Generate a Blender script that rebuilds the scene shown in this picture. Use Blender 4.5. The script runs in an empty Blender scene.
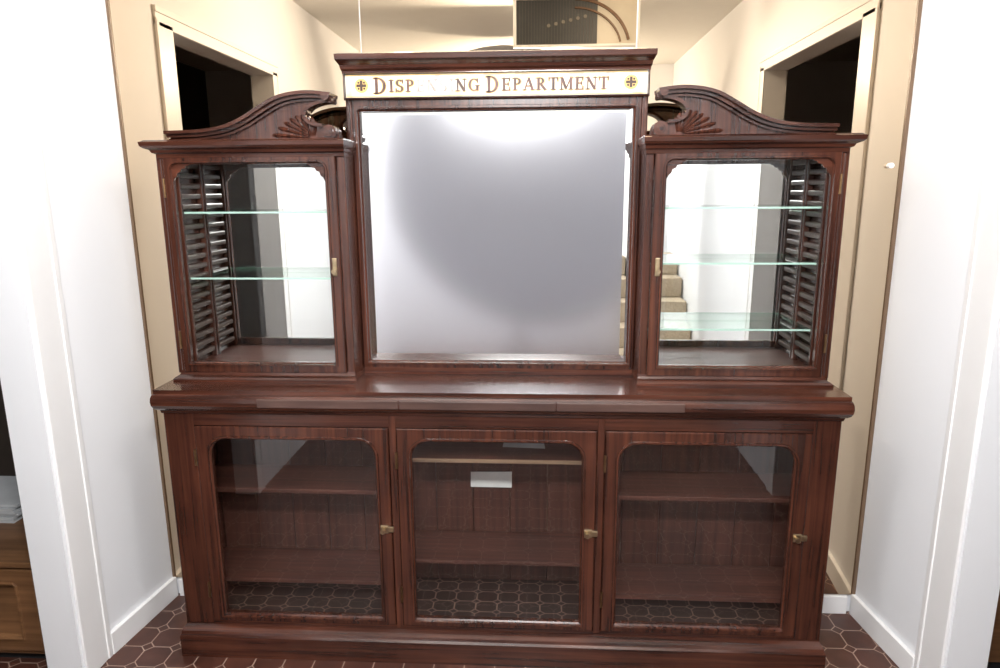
import bpy, bmesh, math, random
from mathutils import Vector, Matrix
random.seed(4)
S=bpy.context.scene
COL=S.collection
try:
    S.view_settings.view_transform='Standard'
except Exception: pass

# ------------------------------------------------------------ materials
def newmat(name):
    m=bpy.data.materials.new(name); m.use_nodes=True
    nt=m.node_tree; b=nt.nodes.get('Principled BSDF')
    return m,nt,b
def setin(b,k,v):
    if k in b.inputs: b.inputs[k].default_value=v
def plain(name,c,rough=.5,metal=0,noise=.06,scale=12,spec=.5,coat=0,bump=0):
    m,nt,b=newmat(name)
    tc=nt.nodes.new('ShaderNodeTexCoord'); n=nt.nodes.new('ShaderNodeTexNoise')
    n.inputs['Scale'].default_value=scale; n.inputs['Detail'].default_value=4
    nt.links.new(tc.outputs['Object'],n.inputs['Vector'])
    r=nt.nodes.new('ShaderNodeValToRGB')
    r.color_ramp.elements[0].position=.3; r.color_ramp.elements[1].position=.7
    r.color_ramp.elements[0].color=(*[x*(1-noise) for x in c],1)
    r.color_ramp.elements[1].color=(*[min(1,x*(1+noise)) for x in c],1)
    nt.links.new(n.outputs['Fac'],r.inputs['Fac']); nt.links.new(r.outputs['Color'],b.inputs['Base Color'])
    setin(b,'Roughness',rough); setin(b,'Metallic',metal); setin(b,'Specular IOR Level',spec); setin(b,'Coat Weight',coat)
    if bump:
        bp=nt.nodes.new('ShaderNodeBump'); bp.inputs['Strength'].default_value=bump
        nt.links.new(n.outputs['Fac'],bp.inputs['Height']); nt.links.new(bp.outputs['Normal'],b.inputs['Normal'])
    return m
def wood(name,dark,light,axis,rough=.26,coat=.5,scale=1.0):
    m,nt,b=newmat(name)
    tc=nt.nodes.new('ShaderNodeTexCoord'); mp=nt.nodes.new('ShaderNodeMapping')
    sc=[44*scale]*3; sc['xyz'.index(axis)]=1.5*scale
    mp.inputs['Scale'].default_value=sc
    nt.links.new(tc.outputs['Object'],mp.inputs['Vector'])
    n=nt.nodes.new('ShaderNodeTexNoise'); n.inputs['Scale'].default_value=1.5; n.inputs['Detail'].default_value=8; n.inputs['Distortion'].default_value=.3
    nt.links.new(mp.outputs['Vector'],n.inputs['Vector'])
    n2=nt.nodes.new('ShaderNodeTexNoise'); n2.inputs['Scale'].default_value=3.5; n2.inputs['Detail'].default_value=5
    nt.links.new(tc.outputs['Object'],n2.inputs['Vector'])
    r=nt.nodes.new('ShaderNodeValToRGB')
    r.color_ramp.elements[0].position=.30; r.color_ramp.elements[1].position=.74
    r.color_ramp.elements[0].color=(*dark,1); r.color_ramp.elements[1].color=(*light,1)
    nt.links.new(n.outputs['Fac'],r.inputs['Fac'])
    mx=nt.nodes.new('ShaderNodeMix'); mx.data_type='RGBA'; mx.blend_type='MULTIPLY'; mx.inputs[0].default_value=.65
    r2=nt.nodes.new('ShaderNodeValToRGB'); r2.color_ramp.elements[0].position=.36; r2.color_ramp.elements[1].position=.66
    r2.color_ramp.elements[0].color=(.38,.38,.42,1); r2.color_ramp.elements[1].color=(1,1,1,1)
    nt.links.new(n2.outputs['Fac'],r2.inputs['Fac'])
    nt.links.new(r.outputs['Color'],mx.inputs[6]); nt.links.new(r2.outputs['Color'],mx.inputs[7])
    nt.links.new(mx.outputs[2],b.inputs['Base Color'])
    setin(b,'Roughness',rough); setin(b,'Coat Weight',coat); setin(b,'Coat Roughness',.10); setin(b,'Specular IOR Level',.4)
    bp=nt.nodes.new('ShaderNodeBump'); bp.inputs['Strength'].default_value=.08
    nt.links.new(n.outputs['Fac'],bp.inputs['Height']); nt.links.new(bp.outputs['Normal'],b.inputs['Normal'])
    return m
D=(.030,.0105,.0075); L=(.118,.037,.020)
WV=wood('mahogany_vertical',D,L,'z'); WH=wood('mahogany_horizontal',D,L,'x')
WI=wood('mahogany_interior',(.055,.020,.014),(.115,.040,.026),'z',.5,.1)
WS=wood('mahogany_shelf',(.06,.023,.016),(.13,.047,.033),'x',.4,.2)
WL=wood('pale_shelf_lipping',(.22,.14,.09),(.36,.24,.15),'x',.5,.1)
WDK=plain('dark_slat_wood',(.06,.038,.032),.35)
WALL=plain('white_wall_paint',(.85,.865,.90),.6,noise=.01,scale=3)
TRIM=plain('white_trim_paint',(.88,.88,.89),.35,noise=.01)
CEIL=plain('ceiling_paint',(.85,.84,.8),.8,noise=.01)
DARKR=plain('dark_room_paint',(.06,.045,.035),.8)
BRASS=plain('aged_brass',(.42,.33,.21),.38,1,noise=.25,scale=60)
BRD=plain('dark_brass',(.20,.12,.06),.45,1,noise=.25,scale=60)
OAK=wood('oak_wood',(.14,.065,.028),(.26,.13,.058),'x',.45,.1)
PAPER=plain('paper',(.75,.76,.75),.8)
PAPER2=plain('grey_paper',(.50,.52,.54),.8)
BLACK=plain('black_fabric',(.012,.012,.014),.8)
CARPET=plain('beige_carpet',(.45,.37,.27),.95,noise=.2,scale=90)
GREY=plain('added_disc_grey',(.33,.335,.37),.8,noise=.02)  # grey of the added disc that the cabinet mirror reflects
GOLD=plain('gilt',(.70,.45,.14),.45,0,noise=.2,scale=40)
INK=plain('sign_ink',(.10,.045,.035),.5,noise=.6,scale=40)
FADE_GLARE=plain('faded_glare_ink',(.36,.31,.28),.5,noise=.4,scale=50)  # worn, pale ink; white glare on these letters is painted in too
def signmat():
    m,nt,b=newmat('worn_silvered_sign')
    tc=nt.nodes.new('ShaderNodeTexCoord'); n=nt.nodes.new('ShaderNodeTexNoise'); n.inputs['Scale'].default_value=12; n.inputs['Detail'].default_value=10
    nt.links.new(tc.outputs['Object'],n.inputs['Vector'])
    r=nt.nodes.new('ShaderNodeValToRGB'); r.color_ramp.elements[0].position=.42; r.color_ramp.elements[1].position=.50
    r.color_ramp.elements[0].color=(.40,.36,.33,1); r.color_ramp.elements[1].color=(.74,.70,.62,1)
    nt.links.new(n.outputs['Fac'],r.inputs['Fac']); nt.links.new(r.outputs['Color'],b.inputs['Base Color']); setin(b,'Roughness',.45)
    return m
CREAM=signmat()

def mirror(name,tint,rough):
    m,nt,b=newmat(name)
    tc=nt.nodes.new('ShaderNodeTexCoord'); n=nt.nodes.new('ShaderNodeTexNoise'); n.inputs['Scale'].default_value=2.5
    nt.links.new(tc.outputs['Object'],n.inputs['Vector'])
    mr=nt.nodes.new('ShaderNodeMapRange'); mr.inputs[3].default_value=rough*.9; mr.inputs[4].default_value=rough*1.1
    nt.links.new(n.outputs['Fac'],mr.inputs[0]); nt.links.new(mr.outputs[0],b.inputs['Roughness'])
    setin(b,'Base Color',(*tint,1)); setin(b,'Metallic',1.0)
    return m
MBACK=mirror('bronze_tinted_mirror',(.62,.50,.36),.004)
MFOG=mirror('hazed_silver_mirror',(.88,.89,.93),.14)
MCLR=mirror('silver_mirror',(.92,.93,.92),.01)
def glassmat(name,tint,f0=.05):
    m,nt,b=newmat(name); nt.nodes.remove(b)
    out=[n for n in nt.nodes if n.type=='OUTPUT_MATERIAL'][0]
    t=nt.nodes.new('ShaderNodeBsdfTransparent'); t.inputs[0].default_value=(*tint,1)
    g=nt.nodes.new('ShaderNodeBsdfGlossy'); g.inputs['Roughness'].default_value=.015
    lw=nt.nodes.new('ShaderNodeLayerWeight'); lw.inputs['Blend'].default_value=.5
    pw=nt.nodes.new('ShaderNodeMath'); pw.operation='POWER'; pw.inputs[1].default_value=4.0
    nt.links.new(lw.outputs['Facing'],pw.inputs[0])
    ma=nt.nodes.new('ShaderNodeMath'); ma.operation='MULTIPLY_ADD'; ma.inputs[1].default_value=1-f0; ma.inputs[2].default_value=f0
    nt.links.new(pw.outputs[0],ma.inputs[0])
    mx=nt.nodes.new('ShaderNodeMixShader')
    nt.links.new(ma.outputs[0],mx.inputs[0]); nt.links.new(t.outputs[0],mx.inputs[1]); nt.links.new(g.outputs[0],mx.inputs[2])
    nt.links.new(mx.outputs[0],out.inputs[0]); return m
GLASS=glassmat('window_glass',(.97,.98,.97),.13)
GLASU=glassmat('case_glass',(.98,.99,.98),.05)
GSH=glassmat('shelf_glass',(.80,.93,.87),.06)
GEDGE=plain('glass_green_edge',(.42,.62,.55),.15,noise=.1)

def tilemat(name,base,base2,line,s,lw=.022,rough=.3,sx=1.0):
    m,nt,b=newmat(name); N=nt.nodes; K=nt.links
    def M(op,a,b_=None):
        n=N.new('ShaderNodeMath'); n.operation=op
        for i,v in enumerate((a,b_)):
            if v is None: continue
            if isinstance(v,(int,float)): n.inputs[i].default_value=v
            else: K.new(v,n.inputs[i])
        return n.outputs[0]
    tc=N.new('ShaderNodeTexCoord'); sp=N.new('ShaderNodeSeparateXYZ'); K.new(tc.outputs['Object'],sp.inputs[0])
    a=M('ABSOLUTE',M('SUBTRACT',M('FRACT',M('DIVIDE',sp.outputs[0],s*sx)),.5))
    c=M('ABSOLUTE',M('SUBTRACT',M('FRACT',M('DIVIDE',sp.outputs[1],s)),.5))
    sm=M('ADD',a,c)
    l1=M('MULTIPLY',M('GREATER_THAN',M('MAXIMUM',a,c),.5-lw),M('LESS_THAN',sm,.78))
    l2=M('LESS_THAN',M('ABSOLUTE',M('SUBTRACT',sm,.78)),lw*1.3)
    ln=M('MAXIMUM',l1,l2)
    n=N.new('ShaderNodeTexNoise'); n.inputs['Scale'].default_value=9; K.new(tc.outputs['Object'],n.inputs['Vector'])
    r=N.new('ShaderNodeValToRGB'); r.color_ramp.elements[0].position=.35; r.color_ramp.elements[1].position=.65
    r.color_ramp.elements[0].color=(*base,1); r.color_ramp.elements[1].color=(*base2,1); K.new(n.outputs['Fac'],r.inputs['Fac'])
    mx=N.new('ShaderNodeMix'); mx.data_type='RGBA'; K.new(ln,mx.inputs[0]); K.new(r.outputs[0],mx.inputs[6]); mx.inputs[7].default_value=(*line,1)
    K.new(mx.outputs[2],b.inputs['Base Color']); setin(b,'Roughness',rough); return m
TILE=tilemat('brown_octagon_tile',(.055,.020,.014),(.09,.033,.022),(.36,.25,.20),.105,.018)
TILEREFL=tilemat('painted_tile_reflection',(.018,.011,.009),(.028,.015,.012),(.20,.13,.10),.062,.03,.4,1.25)  # floor tiles mirrored in the door glass, painted as a surface pattern

# ------------------------------------------------------------ helpers
def empty(name,loc=(0,0,0)):
    e=bpy.data.objects.new(name,None); e.empty_display_size=.1; e.location=loc; COL.objects.link(e); return e
def mk(name,verts,faces,mat,parent=None,smooth=False,bev=0,loc=None):
    me=bpy.data.meshes.new(name); bm=bmesh.new()
    vs=[bm.verts.new(v) for v in verts]
    for f in faces:
        try: bm.faces.new([vs[i] for i in f])
        except ValueError: pass
    bmesh.ops.remove_doubles(bm,verts=bm.verts,dist=1e-5)
    bmesh.ops.dissolve_degenerate(bm,dist=1e-6,edges=bm.edges)
    bmesh.ops.recalc_face_normals(bm,faces=bm.faces)
    bm.to_mesh(me); bm.free(); me.materials.append(mat)
    o=bpy.data.objects.new(name,me); COL.objects.link(o)
    if smooth:
        for p in me.polygons: p.use_smooth=True
    if bev:
        md=o.modifiers.new('b','BEVEL'); md.width=bev; md.segments=2; md.limit_method='ANGLE'
    if parent: o.parent=parent
    return o
BF=[(0,1,3,2),(4,6,7,5),(0,4,5,1),(2,3,7,6),(0,2,6,4),(1,5,7,3)]
def boxv(x0,x1,y0,y1,z0,z1):
    return [(x,y,z) for x in (x0,x1) for y in (y0,y1) for z in (z0,z1)]
def boxes(name,lst,mat,parent=None,bev=0):
    me=bpy.data.meshes.new(name); bm=bmesh.new()
    for b in lst:
        vs=[bm.verts.new(v) for v in boxv(*b)]
        for f in BF: bm.faces.new([vs[i] for i in f])
    bmesh.ops.recalc_face_normals(bm,faces=bm.faces)
    bm.to_mesh(me); bm.free(); me.materials.append(mat)
    o=bpy.data.objects.new(name,me); COL.objects.link(o)
    if bev:
        md=o.modifiers.new('b','BEVEL'); md.width=bev; md.segments=2
    if parent: o.parent=parent
    return o
def box(name,x0,x1,y0,y1,z0,z1,mat,parent=None,bev=0): return boxes(name,[(x0,x1,y0,y1,z0,z1)],mat,parent,bev)
def rectmold(name,x0,x1,yf,yb,prof,mat,parent,sl=1,sr=1):
    V=[];F=[];n=len(prof)
    for (o,z) in prof:
        V+=[(x0-o*sl,yb,z),(x0-o*sl,yf-o,z),(x1+o*sr,yf-o,z),(x1+o*sr,yb,z)]
    for i in range(n-1):
        for j in range(4):
            a=i*4+j;b=i*4+(j+1)%4
            F.append((a,b,b+4,a+4))
    F.append((0,1,2,3)); F.append(tuple(range((n-1)*4,n*4)))
    return mk(name,V,F,mat,parent)
def rrect(x0,x1,z0,z1,rt,rb,k=8):
    pts=[]
    for cx,cz,r,a0 in ((x1-rt,z1-rt,rt,0),(x0+rt,z1-rt,rt,90),(x0+rb,z0+rb,rb,180),(x1-rb,z0+rb,rb,270)):
        for i in range(k):
            a=math.radians(a0+90*i/(k-1)); pts.append((cx+r*math.cos(a),cz+r*math.sin(a)))
    return pts
def frame(name,o,inn,rt,yf,t,mat,parent,rb=0,step=.014,k=8):
    def grow(d): return rrect(inn[0]-d,inn[1]+d,inn[2]-d,inn[3]+d,rt+d,rb+ (d if rb else 0),k)
    O=rrect(*o,0,0,k)
    def sh(d): return rrect(o[0]+d,o[1]-d,o[2]+d,o[3]-d,0,0,k)
    loops=[(O,yf+t),(O,yf+.003),(sh(.003),yf),(grow(step),yf),(grow(step*.85),yf-.006),(grow(step*.45),yf-.006),(grow(step*.3),yf+.002),(grow(0),yf+.006),(grow(0),yf+t)]
    V=[];F=[];N=4*k
    for lp,y in loops: V+=[(p[0],y,p[1]) for p in lp]
    m=len(loops)
    for i in range(m):
        for j in range(N):
            a=i*N+j;b=i*N+(j+1)%N;c=((i+1)%m)*N+(j+1)%N;d=((i+1)%m)*N+j
            F.append((a,b,c,d))
    return mk(name,V,F,mat,parent)
def pane(name,x0,x1,z0,z1,y,mat,parent,rt=0):
    p=rrect(x0,x1,z0,z1,rt,0,8)
    return mk(name,[(a,y,b) for a,b in p],[tuple(range(len(p)))],mat,parent)
def cyl(name,p0,p1,r,mat,parent=None,seg=20,r2=None,smooth=True):
    p0=Vector(p0);p1=Vector(p1);d=(p1-p0);q=d.to_track_quat('Z','Y');V=[];F=[]
    r2=r if r2 is None else r2
    for h,rr in ((0,r),(d.length,r2)):
        for i in range(seg):
            a=2*math.pi*i/seg; V.append(tuple(p0+q@Vector((rr*math.cos(a),rr*math.sin(a),h))))
    for i in range(seg): F.append((i,(i+1)%seg,seg+(i+1)%seg,seg+i))
    F.append(tuple(range(seg)));F.append(tuple(range(seg,2*seg)))
    return mk(name,V,F,mat,parent,smooth=False)
def extr(name,poly,y0,y1,mat,parent,bev=0):
    n=len(poly);V=[(x,y0,z) for x,z in poly]+[(x,y1,z) for x,z in poly]
    F=[tuple(range(n)),tuple(range(n,2*n))]+[(i,(i+1)%n,n+(i+1)%n,n+i) for i in range(n)]
    return mk(name,V,F,mat,parent,bev=bev)
def crom(P,n=6):
    out=[]
    for i in range(len(P)-1):
        p0=P[max(i-1,0)];p1=P[i];p2=P[i+1];p3=P[min(i+2,len(P)-1)]
        for k in range(n):
            t=k/n
            out.append(tuple(.5*((2*p1[j])+(-p0[j]+p2[j])*t+(2*p0[j]-5*p1[j]+4*p2[j]-p3[j])*t*t+(-p0[j]+3*p1[j]-3*p2[j]+p3[j])*t**3) for j in range(2)))
    out.append(P[-1]); return out
def strip(name,curve,offs,y0,y1,mat,parent):
    n=len(curve);A=[];B=[]
    for i in range(n):
        p=Vector(curve[max(i-1,0)]);q=Vector(curve[min(i+1,n-1)]);d=(q-p).normalized();nn=Vector((-d.y,d.x))
        c=Vector(curve[i]);A.append(c+nn*offs[0]);B.append(c+nn*offs[1])
    V=[(a.x,y0,a.y) for a in A]+[(b.x,y0,b.y) for b in B]+[(a.x,y1,a.y) for a in A]+[(b.x,y1,b.y) for b in B]
    F=[]
    for i in range(n-1):
        F+=[(i,i+1,n+i+1,n+i),(2*n+i,3*n+i,3*n+i+1,2*n+i+1),(i,2*n+i,2*n+i+1,i+1),(n+i,n+i+1,3*n+i+1,3*n+i)]
    F+=[(0,n,3*n,2*n),(n-1,2*n-1,4*n-1,3*n-1)]
    return mk(name,V,F,mat,parent)

# ------------------------------------------------------------ room
CH=2.75
box('floor',-3.2,3.2,-2.1,3.1,-.05,0,TILE)
box('ceiling',-3.2,3.2,-2.1,3.1,CH,CH+.05,CEIL)
box('wall_back',-1.50,1.55,2.43,2.55,0,CH,WALL)
box('wall_far',-3.2,3.2,-2.1,-2.0,0,CH,WALL)
OY1,OZ=1.91,2.25
def sidewall(name,s,xb,xf,OY0):
    V=[];F=[]
    def seg(y0,x0,y1,x1,z0,z1,t=.12):
        b=len(V)
        for (y,x) in ((y0,x0),(y1,x1)):
            for dx in (0,t):
                for z in (z0,z1): V.append((s*(x+dx),y,z))
        for f in BF: F.append(tuple(b+i for i in f))
    seg(OY1,xf,2.05,xf,0,CH); seg(2.05,xf,2.43,xb,0,CH)
    seg(OY0,xf,OY1,xf,OZ,CH); seg(-2.0,xf,OY0,xf,0,CH)
    me=bpy.data.meshes.new(name);bm=bmesh.new();vs=[bm.verts.new(v) for v in V]
    for f in F: bm.faces.new([vs[i] for i in f])
    bmesh.ops.recalc_face_normals(bm,faces=bm.faces);bm.to_mesh(me);bm.free();me.materials.append(WALL)
    o=bpy.data.objects.new(name,me);COL.objects.link(o)
    n='trim_1' if s<0 else 'trim_2'
    X=lambda a,b:(min(s*a,s*b),max(s*a,s*b))
    L=[]
    def c(y0,y1,z0,z1,t):
        a,b=X(xf-t,xf+.0); L.append((a,b,y0,y1,z0,z1))
    c(OY1+.01,2.04,0,OZ+.02,.010);c(2.028,2.05,0,OZ+.03,.014)
    c(OY0-.07,OY0,0,OZ+.02,.010);c(OY0-.08,OY0-.06,0,OZ+.03,.014)
    c(OY0-.08,2.05,OZ,OZ+.06,.010);c(OY0-.08,2.05,OZ+.05,OZ+.075,.014)
    boxes(n,L,TRIM,None,.003)
    V=[]
    for (y,x) in ((2.05,xf),(2.415,xb+.003)):
        for dx in (-.016,0):
            for z in (0,.085): V.append((s*(x+dx),y,z))
    mk('baseboard_left' if s<0 else 'baseboard_right',V,BF,TRIM,None,bev=.003)
XL,XR=1.325,1.36
sidewall('wall_left',-1,XL,XL+.045,.84); sidewall('wall_right',1,XR,XR+.045,.74)
boxes('baseboard_back',[(-1.305,-1.125,2.41,2.428,0,.075),(1.125,1.335,2.41,2.428,0,.075)],TRIM,None,.003)
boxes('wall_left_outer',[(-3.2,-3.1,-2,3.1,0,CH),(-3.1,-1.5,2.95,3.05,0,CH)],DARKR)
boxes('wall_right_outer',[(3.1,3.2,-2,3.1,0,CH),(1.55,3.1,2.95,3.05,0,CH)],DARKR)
for a,b in ((-1.322,-.462),(-.457,.46),(.465,1.352)):
    box('wall_mirror',a,b,2.418,2.43,.08,CH-.01,MBACK)
boxes('trim_3',[(-1.328,-1.319,2.412,2.43,.08,CH),(1.350,1.362,2.412,2.43,.08,CH)],plain('mirror_edge_strip',(.16,.10,.06),.4))
cyl('mirror_clip',(1.315,2.400,1.68),(1.315,2.418,1.68),.009,TRIM)

# ------------------------------------------------------------ cabinet
C=empty('display_cabinet',(0,2.2,0))
def reparent():
    for o in list(COL.objects):
        if o.parent==C: o.matrix_parent_inverse=Matrix.Translation((0,-2.2,0))
BW=1.098; YB=2.09; YE=2.40
SX=.008
rectmold('plinth',-BW,BW,YB,YE,[(.035,0),(.035,.08),(.028,.086),(.024,.095),(.012,.102),(.0,.108),(0,.115)],WH,C,.3,.3)
rectmold('countertop',-BW,BW,YB,YE,[(0,.890),(.006,.893),(.010,.903),(.020,.908),(.032,.916),(.040,.928),(.042,.940),(.040,.953),(.034,.962),(.028,.965),(.028,.978)],WH,C,.38,.38)
boxes('counter_edge_strip',[(-.76,-.30,YB-.0445,YB-.036,.926,.955),(-.298,.20,YB-.0445,YB-.036,.926,.955),(.202,.60,YB-.0445,YB-.036,.926,.955)],wood('worn_mahogany',(.06,.032,.026),(.12,.066,.053),'x',.45,.1),C,.003)
boxes('carcass_sides',[(-BW,-BW+.022,YB+.01,YE,.11,.895),(BW-.022,BW,YB+.01,YE,.11,.895),(-.350+SX,-.330+SX,YB+.03,YE-.02,.115,.89),(.330+SX,.350+SX,YB+.03,YE-.02,.115,.89)],WV,C)
boxes('face_stiles',[(-BW,-1.006+SX,YB,YB+.025,.112,.895),(1.006+SX,BW,YB,YB+.025,.112,.895),(-.352+SX,-.329+SX,YB,YB+.025,.112,.895),(.329+SX,.352+SX,YB,YB+.025,.112,.895)],WV,C,.002)
box('face_top_rail',-1.0,1.016,YB+.002,YB+.024,.850,.893,WH,C)
box('face_bottom_rail',-1.0,1.016,YB+.002,YB+.024,.10,.124,WH,C)
bl=[]
x=-1.075
while x<1.07:
    bl.append((x+.001,min(x+.1385,1.076),YE-.02,YE-.004,.112,.90)); x+=.1395
boxes('back_boards',bl,WI,C,.0025)
box('inner_floor',-1.075,1.075,YB+.03,YE-.02,.112,.128,WS,C)
box('inner_floor_reflection',-1.074,1.074,YB+.034,YE-.021,.128,.131,TILEREFL,C)  # thin sheet carrying the painted floor-tile reflection
SH=[]
for x0,x1,zs in ((-1.076,-.351+SX,(.592,.245)),(-.329+SX,.329+SX,(.715,.335)),(.351+SX,1.076,(.59,.215))):
    for z in zs: SH.append((x0,x1,YB+.075,YE-.022,z-.016,z))
boxes('shelves',SH,WS,C,.002)
box('pale_shelf_edge',-.328+SX,.328+SX,YB+.070,YB+.075,.702,.715,WL,C)
doors=((-1.004,-.354),(-.327,.327),(.354,1.004))
for i,(a,b) in enumerate(doors):
    a+=SX;b+=SX
    frame('lower_door_frame_%d'%(i+1),(a,b,.126,.848),(a+.048,b-.048,.155,.803),.055,YB-.006,.024,WV,C)
    pane('lower_door_glass_%d'%(i+1),a+.045,b-.045,.15,.81,YB+.006,GLASS,C)
    xl=b-.022; zl=.492
    boxes('latch_plate_%d'%(i+1),[(xl-.018,xl+.012,YB-.012,YB-.005,zl-.014,zl+.014),(xl+.010,xl+.030,YB-.014,YB-.004,zl-.009,zl+.010)],BRASS,C,.002)
    cyl('latch_knob_%d'%(i+1),(xl-.004,YB-.030,zl),(xl-.004,YB-.010,zl),.0085,BRASS,C,r2=.006)
    for zz in (.25,.74):
        cyl('lower_hinge_%d'%(i+1),(a-.001,YB-.011,zz-.028),(a-.001,YB-.011,zz+.028),.0045,BRD,C)
mk('paper_card',[(-.105,2.362,.522),(.048,2.366,.520),(.048,2.374,.580),(-.105,2.372,.578)],[(0,1,2,3)],PAPER,C)
mk('white_reflection_sheet',[(.02,2.27,.718),(.17,2.26,.718),(.16,2.30,.760),(.03,2.31,.758),(.03,2.34,.718),(.165,2.335,.718)],[(0,1,2,3),(3,2,5,4)],PAPER2,C)  # pale sheet stands in for a white reflection in the door glass

UY=2.187; UE=2.40
def side(s):
    def X(a,b): return (min(s*a,s*b),max(s*a,s*b))
    n='left' if s<0 else 'right'
    xi,xo=.472,1.072
    x0,x1=X(xi,xo)
    sl,sr=(1,.3) if s<0 else (.3,1)
    rectmold('side_base_'+n,x0,x1,UY,UE,[(.022,.978),(.022,.986),(.016,.992),(.006,.998),(.002,1.004),(0,1.012)],WH,C,sl,sr)
    bs=[]
    for a,b in ((xi,xi+.02),(xo-.016,xo)):
        p,q=X(a,b); bs.append((p,q,UY+.02,UE,1.0,1.735))
    boxes('side_walls_'+n,bs,WV,C)
    p1=X(xo-.020,xo);p2=X(xi,xi+.026)
    boxes('side_posts_'+n,[(*p1,UY,UY+.026,1.0,1.735),(*p2,UY,UY+.026,1.0,1.735)],WV,C,.004)
    boxes('side_outer_post_'+n,[((X(xo,xo+.016))+(UY+.006,UY+.034,1.0,1.73))],WV,C,.004)
    box('side_top_'+n,x0,x1,UY+.01,UE,1.722,1.74,WH,C)
    box('side_bottom_'+n,x0+.01,x1-.01,UY+.01,UE,1.0,1.018,WS,C)
    da,db=X(xi+.028,xo-.010)
    gi=X(xi+.066,xo-.036)
    frame('upper_door_frame_'+n,(da,db,1.006,1.726),(gi[0],gi[1],1.042,1.694),.022,UY-.004,.022,WV,C,step=.012)
    pane('upper_door_glass_'+n,gi[0]-.004,gi[1]+.004,1.04,1.698,UY+.008,GLASU,C)
    for cx,d in ((gi[0],1),(gi[1],-1)):
        P0=[(0,0),(.075,0),(.072,-.009),(.060,-.011),(.055,-.020),(.040,-.022),(.034,-.034),(.022,-.037),(.018,-.052),(.008,-.059),(0,-.075)]
        extr('spandrel_'+n,[(cx+d*u*.78,1.697+v*.78) for u,v in P0],UY+.001,UY+.012,WH,C,.0015)
    a,b=X(xi+.021,xo-.017)
    box('mirror_backing_'+n,a,b,UE-.008,UE-.001,1.018,1.722,WI,C)
    box('back_mirror_'+n,a,b,UE-.014,UE-.009,1.018,1.722,MCLR,C)
    sl_=[]
    z=1.04
    while z<1.70:
        p,q=X(xo-.034,xo-.017); sl_.append((p,q,UY+.05,UE-.02,z,z+.017)); z+=.034
    boxes('shelf_slats_'+n,sl_,WDK,C,.004)
    p,q=X(xo-.038,xo-.017)
    boxes('slat_uprights_'+n,[(p,q,UY+.034,UY+.046,1.018,1.722),(p,q,UE-.030,UE-.018,1.018,1.722)],WV,C,.002)
    zs=(1.537,1.318) if s<0 else (1.545,1.368,1.15)
    p,q=X(xi+.022,xo-.040)
    for k,z in enumerate(zs):
        box('glass_shelf_%s_%d'%(n,k),p,q,UY+.048,UE-.016,z,z+.006,GSH,C)
        box('glass_shelf_edge_%s_%d'%(n,k),p,q,UY+.045,UY+.048,z,z+.006,GEDGE,C)
    rectmold('side_cornice_'+n,x0,x1,UY,UE,[(0,1.712),(.005,1.715),(.007,1.726),(.016,1.730),(.020,1.738),(.034,1.744),(.040,1.750),(.042,1.762),(.036,1.764),(.03,1.768)],WH,C,sl,sr)
    ex=s*(xi+.048)
    boxes('escutcheon_'+n,[(ex-.008,ex+.008,UY-.009,UY-.003,1.335,1.395)],BRASS,C,.006)
    cyl('escutcheon_knob_'+n,(ex,UY-.022,1.352),(ex,UY-.006,1.352),.008,BRASS,C,r2=.005)
    for zz in (1.12,1.62):
        cyl('upper_hinge_'+n,(s*(xo-.010),UY-.007,zz-.03),(s*(xo-.010),UY-.007,zz+.03),.004,BRD,C)
    top=crom([(0,.022),(.05,.023),(.12,.026),(.19,.037),(.25,.060),(.31,.094),(.36,.120),(.41,.133),(.47,.137),(.535,.130)])
    low=crom([(.535,.118),(.49,.112),(.458,.098),(.445,.078),(.452,.058),(.475,.046),(.50,.044)])
    U0=1.035
    f=lambda p:(s*(U0-p[0]),1.766+p[1])
    poly=[f((0,0))]+[f(p) for p in top]+[f(p) for p in low]+[f((.53,.03)),f((.548,.015)),f((.548,0))]
    extr('pediment_board_'+n,poly,UY+.012,UY+.05,WV,C)
    tc=[f(p) for p in top]
    sg=-1 if s>0 else 1
    strip('pediment_cap_'+n,tc,(sg*-.002,sg*.008),UY-.028,UY+.06,WH,C)
    strip('pediment_ovolo_'+n,tc,(sg*-.012,sg*-.001),UY-.014,UY+.05,WH,C)
    strip('pediment_fillet_'+n,tc,(sg*-.021,sg*-.014),UY+.000,UY+.05,WH,C)
    lc=[f(p) for p in low]
    strip('pediment_inner_lip_'+n,lc,(-.005,.005),UY-.006,UY+.05,WH,C)
    cx,cz=f((.520,.126)); cyl('crest_scroll_'+n,(cx,UY-.030,cz),(cx,UY+.055,cz),.012,WH,C,24)
    cx,cz=f((.524,.022)); cyl('volute_'+n,(cx,UY-.016,cz),(cx,UY+.05,cz),.022,WH,C,28)
    cyl('volute_ring_'+n,(cx,UY-.022,cz),(cx,UY-.015,cz),.014,WV,C,24)
    cyl('volute_eye_'+n,(cx,UY-.028,cz),(cx,UY-.021,cz),.006,WH,C,16)
    fx,fz=.470,.006
    for k in range(9):
        a=math.radians(86+k*11.2); Lh=(.052,.064,.074,.084,.092,.100,.110,.124,.142)[k]
        d=Vector((math.cos(a),math.sin(a))); nn=Vector((-d.y,d.x)); b0=Vector((fx,fz))
        pts=[(b0+d*Lh*t+nn*w) for t,w in ((.10,.002),(.5,.006),(.85,.0085),(.97,.005),(1,0),(.97,-.005),(.85,-.0085),(.5,-.006),(.10,-.002))]
        pts=[(p.x,max(p.y,.002)) for p in pts]
        V=[(f(p)[0],UY+.013,f(p)[1]) for p in pts]; m_=[b0+d*Lh*t for t in (.15,.6,.9)]
        V+=[(f(p)[0],UY+y,f(p)[1]) for p,y in zip(m_,(.009,.006,.007))]
        F=[(0,1,10,9),(1,2,11,10),(2,3,11),(3,4,11),(4,5,11),(5,6,11),(6,7,10,11),(7,8,9,10),(8,0,9)]
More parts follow.
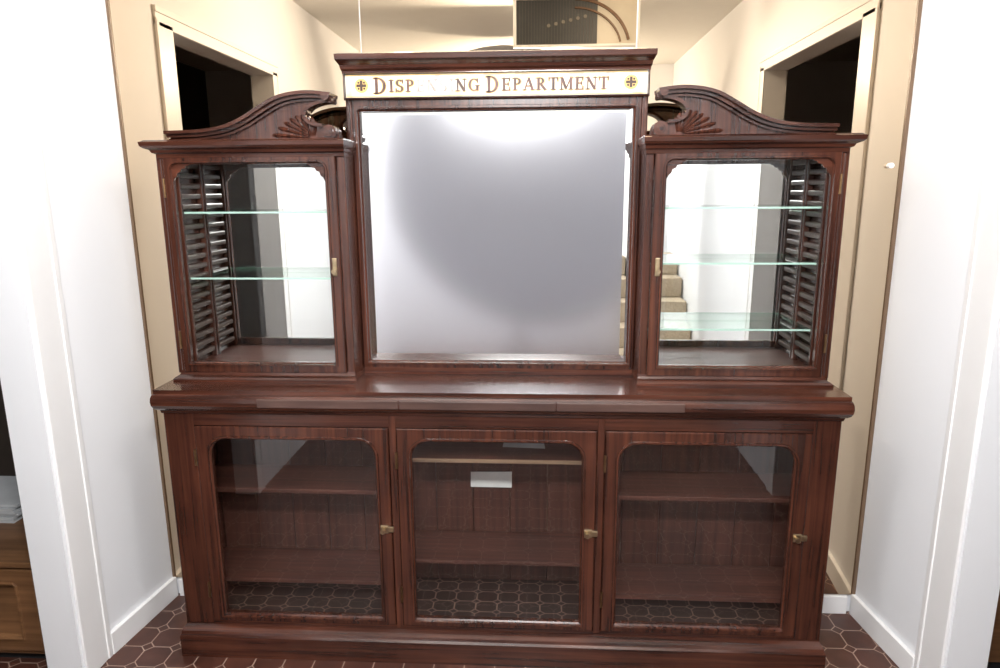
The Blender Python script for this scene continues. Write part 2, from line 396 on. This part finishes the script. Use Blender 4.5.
        mk('fan_rib_'+n,V,F,WV,C)
side(-1); side(1)

MY=2.305
box('centre_backboard',-.471,.471,MY+.03,UE-.002,.978,1.99,WI,C)
frame('centre_mirror_frame',(-.471,.471,.980,1.902),(-.446,.446,1.024,1.862),.0,MY-.006,.034,WV,C,step=.016,k=2)
rectmold('centre_foot_mould',-.468,.468,MY-.004,UE-.01,[(.014,.979),(.014,.988),(.004,.996),(0,1.0)],WH,C,0,0)
def ring(o,i,yo,yi,name,mat):
    V=[(o[0],yo,o[2]),(o[1],yo,o[2]),(o[1],yo,o[3]),(o[0],yo,o[3]),(i[0],yi,i[2]),(i[1],yi,i[2]),(i[1],yi,i[3]),(i[0],yi,i[3])]
    return mk(name,V,[(k,(k+1)%4,4+(k+1)%4,4+k) for k in range(4)],mat,C)
o_=(-.448,.448,1.021,1.867); i_=(-.424,.424,1.046,1.850)
ring(o_,i_,MY+.012,MY+.0105,'mirror_bevel',MCLR)
mk('mirror_plate',[(i_[0],MY+.0105,i_[2]),(i_[1],MY+.0105,i_[2]),(i_[1],MY+.0105,i_[3]),(i_[0],MY+.0105,i_[3])],[(0,1,2,3)],MFOG,C)
boxes('centre_pilasters',[(-.490,-.470,MY-.002,UE-.01,1.769,1.905),(.470,.490,MY-.002,UE-.01,1.769,1.905),(-.486,-.476,MY-.010,MY,1.769,1.905),(.476,.486,MY-.010,MY,1.769,1.905)],WV,C,.002)
box('sign_box',-.490,.490,MY-.008,UE-.01,1.900,1.985,WH,C)
frame('sign_frame',(-.491,.491,1.896,1.982),(-.484,.484,1.904,1.974),.0,MY-.020,.014,WH,C,step=.004,k=2)
box('sign_glass',-.485,.485,MY-.013,MY-.009,1.903,1.975,CREAM,C)
boxes('sign_gilt_border',[(-.482,.482,MY-.0138,MY-.0128,1.905,1.908),(-.482,.482,MY-.0138,MY-.0128,1.970,1.973)],GOLD,C)
rectmold('top_cornice',-.488,.488,MY-.008,UE-.005,[(.012,1.975),(.014,1.984),(.022,1.990),(.026,2.000),(.040,2.008),(.050,2.014),(.052,2.030),(.044,2.032),(.03,2.036)],WH,C,.32,.32)

def glyph(ch):
    T,t=.20,.10; Q=[]
    def ln(p,q,w,horizontal=False):
        p=Vector(p);q=Vector(q);d=(q-p).normalized();n=Vector((-d.y,d.x))*w/2
        Q.append([p+n,q+n,q-n,p-n])
    def arc(cx,cz,rx,rz,a0,a1,w0,w1=None,k=12):
        pr=None
        for i in range(k+1):
            a=math.radians(a0+(a1-a0)*i/k); w=w0+(T-w0)*abs(math.cos(a))**1.3
            o=Vector((cx+rx*math.cos(a),cz+rz*math.sin(a))); inn=Vector((cx+(rx-w)*math.cos(a),cz+(rz-w*.8)*math.sin(a)))
            if pr: Q.append([pr[0],o,inn,pr[1]])
            pr=(o,inn)
    def ser(x,z,w=.36): ln((x-w/2,z),(x+w/2,z),t*.8)
    b,u=t*.4,1-t*.4
    if ch=='I': ln((.2,0),(.2,1),T);ser(.2,b);ser(.2,u);W=.40
    elif ch=='D': ln((.2,0),(.2,1),T);ser(.14,b,.28);ser(.14,u,.28);arc(.30,.5,.55,.5,-90,90,t);ln((.1,b),(.32,b),t);ln((.1,u),(.32,u),t);W=.90
    elif ch=='P': ln((.2,0),(.2,1),T);ser(.2,b);ser(.14,u,.28);arc(.32,.73,.36,.27,-90,90,t);ln((.2,u),(.34,u),t);ln((.2,.5),(.34,.5),t);W=.74
    elif ch=='R': ln((.2,0),(.2,1),T);ser(.2,b);ser(.14,u,.28);arc(.32,.74,.34,.26,-90,90,t);ln((.2,u),(.34,u),t);ln((.2,.52),(.36,.52),t);ln((.38,.50),(.74,.02),T);ser(.74,b,.2);W=.86
    elif ch=='E': ln((.2,0),(.2,1),T);ln((.04,b),(.68,b),t);ln((.04,u),(.66,u),t);ln((.2,.52),(.54,.52),t);ln((.66,0),(.66,.26),t);ln((.64,1),(.64,.76),t);ln((.54,.40),(.54,.64),t);W=.76
    elif ch=='T': ln((.40,0),(.40,1),T);ser(.40,b);ln((.02,u),(.78,u),t);ln((.05,1),(.05,.74),t);ln((.75,1),(.75,.74),t);W=.80
    elif ch=='A': ln((.10,0),(.42,1),t);ln((.42,1),(.76,0),T);ln((.2,.34),(.62,.34),t);ser(.10,b,.26);ser(.76,b,.32);W=.90
    elif ch=='N': ln((.16,0),(.16,1),t);ln((.16,.97),(.72,.03),T);ln((.74,0),(.74,1),t);ser(.16,b,.30);ser(.12,u,.24);ser(.74,u,.30);W=.90
    elif ch=='M': ln((.14,0),(.14,1),t);ln((.16,.97),(.50,.08),T);ln((.50,.08),(.86,.97),t);ln((.88,0),(.88,1),T);ser(.14,b,.28);ser(.88,b,.32);ser(.10,u,.2);ser(.94,u,.2);W=1.06
    elif ch=='G': arc(.50,.5,.46,.5,50,315,t,k=20);ln((.78,.02),(.78,.44),T);ser(.78,.44,.34);ln((.80,.68),(.80,.98),t);W=.98
    elif ch=='S': arc(.36,.74,.31,.26,40,270,t,k=14);arc(.36,.26,.33,.26,-140,90,t,k=14);ln((.62,.72),(.62,.98),t);ln((.07,.02),(.07,.28),t);W=.74
    return Q,W
def word(s,x0,x1,z,h,mat,y,grow=0,name='sign_letters'):
    G=[glyph(c) for c in s]; gap=.13; tot=sum(g[1] for g in G)+gap*(len(G)-1); k=(x1-x0)/tot
    cx=0
    me=bpy.data.meshes.new(name);bm=bmesh.new();nq=0
    for Q,W in G:
        for q in Q:
            c=sum(q,Vector((0,0)))/4; P=[]
            for p in q:
                dx,dz=p.x-c.x,p.y-c.y; l=max(1e-6,math.hypot(dx*k,dz*h))
                P.append((x0+(cx+p.x)*k+grow*dx*k/l*1.4,z+p.y*h+grow*dz*h/l*1.4))
            yy=y-.00002*(nq%7); nq+=1
            vs=[bm.verts.new((a,yy,b_)) for a,b_ in P]
            try:
                fc=bm.faces.new(vs); xm=sum(a for a,_ in P)/4; fc.material_index=1 if -.262<xm<-.130 else 0  # this span takes the paler colours that paint the glare
            except ValueError: pass
        cx+=W+gap
    bm.to_mesh(me);bm.free();me.materials.append(mat);me.materials.append(FADE_GLARE if mat is INK else CREAM)
    o=bpy.data.objects.new(name,me);COL.objects.link(o);o.parent=C;return o
yt=MY-.0145
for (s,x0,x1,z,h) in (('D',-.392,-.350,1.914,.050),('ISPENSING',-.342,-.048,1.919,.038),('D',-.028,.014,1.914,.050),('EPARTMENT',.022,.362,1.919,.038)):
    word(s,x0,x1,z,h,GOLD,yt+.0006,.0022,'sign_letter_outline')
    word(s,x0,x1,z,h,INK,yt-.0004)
INK2=plain('black_enamel',(.05,.02,.012),.5)
for s in (-1,1):
    cx=s*.432
    cz=1.940
    cyl('sign_rosette',(cx,yt+.001,cz),(cx,yt-.0008,cz),.022,GOLD,C,24)
    boxes('sign_cross',[(cx-.016,cx+.016,yt-.0022,yt-.001,cz-.004,cz+.004),(cx-.004,cx+.004,yt-.0026,yt-.001,cz-.016,cz+.016)],INK2,C)
    for a in range(4):
        aa=math.radians(45+90*a); px,pz=cx+.013*math.cos(aa),cz+.013*math.sin(aa)
        cyl('sign_rosette_dot',(px,yt+.001,pz),(px,yt-.0012,pz),.0035,INK2,C,10)
reparent()

# ------------------------------------------------------------ surroundings
e=empty('oak_side_cupboard',(-2.0,2.5,0))
def under(par,fn):
    pre=set(COL.objects); fn(par)
    for o in COL.objects:
        if o not in pre and o.parent==par: o.matrix_parent_inverse=Matrix.Translation(-par.location)
def cup(p):
    x0,x1,y0,y1=-2.3,-1.53,1.99,2.6
    box('carcass',x0,x1,y0,y1,.04,.38,OAK,p,.004); box('top',x0-.02,x1+.015,y0-.02,y1,.38,.40,OAK,p,.004)
    box('foot',x0+.03,x1-.03,y0+.03,y1,0,.04,BLACK,p); frame('door',(x0+.02,x1-.02,.06,.37),(x0+.09,x1-.09,.12,.31),0,y0-.014,.014,OAK,p,k=2)
under(e,cup)
boxes('paper_stack',[(-2.1+.01*random.uniform(-1,1),-1.80+.01*random.uniform(-1,1),2.24+.01*random.uniform(-1,1),2.5,.40+.012*i,.41+.012*i) for i in range(6)],PAPER2)
e=empty('storage_chest',(2.0,2.5,0))
def ch(p):
    x0,x1,y0,y1=1.60,2.4,2.1,2.75
    box('body',x0,x1,y0,y1,.04,.24,OAK,p,.004); box('lid',x0-.015,x1+.015,y0-.015,y1,.24,.28,OAK,p,.006); box('foot',x0+.03,x1-.03,y0+.02,y1,0,.04,BLACK,p)
under(e,ch)
def stairs(p):
    L=[]
    for i in range(6): L.append((.98,1.395,-1.75,-.30-.22*i,.17*i,.17*(i+1)))
    boxes('treads',L,CARPET,p,.012)
    box('newel',.96,1.02,-.36,-.29,0,1.05,TRIM,p,.006)
    boxes('newel_cap',[(.945,1.035,-.375,-.275,1.05,1.08)],TRIM,p,.01)
e=empty('staircase',(1.1,-1,0)); under(e,stairs)
e=empty('dark_transom',(.3,.3,2.6))
def tr(p):
    box('panel',.00,.50,.28,.30,2.49,2.749,plain('dark_teal_glass',(.045,.05,.055),.5),p)
    boxes('bars',[(-.02,.76,.27,.31,2.475,2.49),(-.02,.0,.27,.31,2.49,2.749),(.74,.76,.27,.31,2.49,2.749)],TRIM,p,.002)
    box('side_pane',.50,.74,.285,.295,2.49,2.749,plain('cream_glass',(.60,.56,.47),.4),p)
    L=[(.02+.018*k,.022+.018*k,.300,.304,2.49,2.749) for k in range(26)]
    boxes('lace',L,plain('lace_grey',(.12,.12,.12),.8),p)
    for R,ww in ((.34,.008),(.29,.005)):
        cr=[(.36+R*math.sin(math.radians(a)),2.45+(R-.04)*math.cos(math.radians(a))) for a in range(0,83,6)]
        strip('arch_rail',cr,(-ww,ww),.300,.314,OAK,p)
    for k in range(6): cyl('boss',(.20+.045*k,.302,2.60+.010*k),(.20+.045*k,.306,2.60+.010*k),.011,plain('boss_grey',(.2,.19,.17),.6),p)
under(e,tr)
e=empty('added_grey_disc',(.0,-.8,1.2))  # added disc behind the camera, shaped to turn the mirror's reflection grey
def rf(p):
    N=48;A,B,rot=1.18,1.02,math.radians(-40);cx,cz=.03,1.62;R=[]
    for i in range(N):
        a=2*math.pi*i/N;u=A*math.cos(a);w=B*math.sin(a);R.append((cx+u*math.cos(rot)-w*math.sin(rot),cz+u*math.sin(rot)+w*math.cos(rot)))
    extr('disc',R,-.81,-.80,GREY,p)
    cyl('stand_pole',(0,-.84,.15),(0,-.84,1.7),.012,BLACK,p)
    for k in range(3):
        a=math.radians(90+120*k+180); cyl('stand_leg',(0,-.84,.45),(.35*math.cos(a),-.84+.35*math.sin(a),0.01),.009,BLACK,p)
under(e,rf)

# ------------------------------------------------------------ lights
def area(name,loc,tgt,sx,sy,en,col=(1,1,1)):
    l=bpy.data.lights.new(name,'AREA'); l.shape='RECTANGLE'; l.size=sx; l.size_y=sy; l.energy=en; l.color=col
    o=bpy.data.objects.new(name,l); o.location=loc; o.rotation_euler=(Vector(tgt)-Vector(loc)).to_track_quat('-Z','Y').to_euler(); COL.objects.link(o)
area('added_key_area',(0,1.25,2.70),(0,2.1,.6),1.6,.3,13,(1,.98,.95))  # added key light aimed at the cabinet, no ceiling fixture there
area('flash_softbox',(.05,-.05,2.43),(0,2.3,.85),.7,.2,72,(1,.99,.98))
def pt(name,loc,en):
    l=bpy.data.lights.new(name,'POINT'); l.energy=en; l.shadow_soft_size=.05; l.color=(1,.97,.92)
    o=bpy.data.objects.new(name,l); o.location=loc; COL.objects.link(o)
pt('added_fill_point',(-.6,1.0,2.67),18); pt('added_fill_point.001',(.6,1.0,2.67),18); pt('added_fill_point.002',(0,-1.5,2.40),82)  # added point fills that brighten room and far wall, no fixtures there
w=bpy.data.worlds.new('world'); S.world=w; w.use_nodes=True
w.node_tree.nodes['Background'].inputs[0].default_value=(.8,.85,.95,1); w.node_tree.nodes['Background'].inputs[1].default_value=.5

# ------------------------------------------------------------ camera
cd=bpy.data.cameras.new('camera'); cd.sensor_width=36; cd.lens=24.5; cd.clip_start=.02
co=bpy.data.objects.new('camera',cd); COL.objects.link(co); co.location=(.14,0,1.61)
m=Matrix.Rotation(math.radians(3.2),4,'Z')@Matrix.Rotation(math.radians(78),4,'X')@Matrix.Rotation(math.radians(-.35),4,'Z')
co.rotation_euler=m.to_euler(); S.camera=co
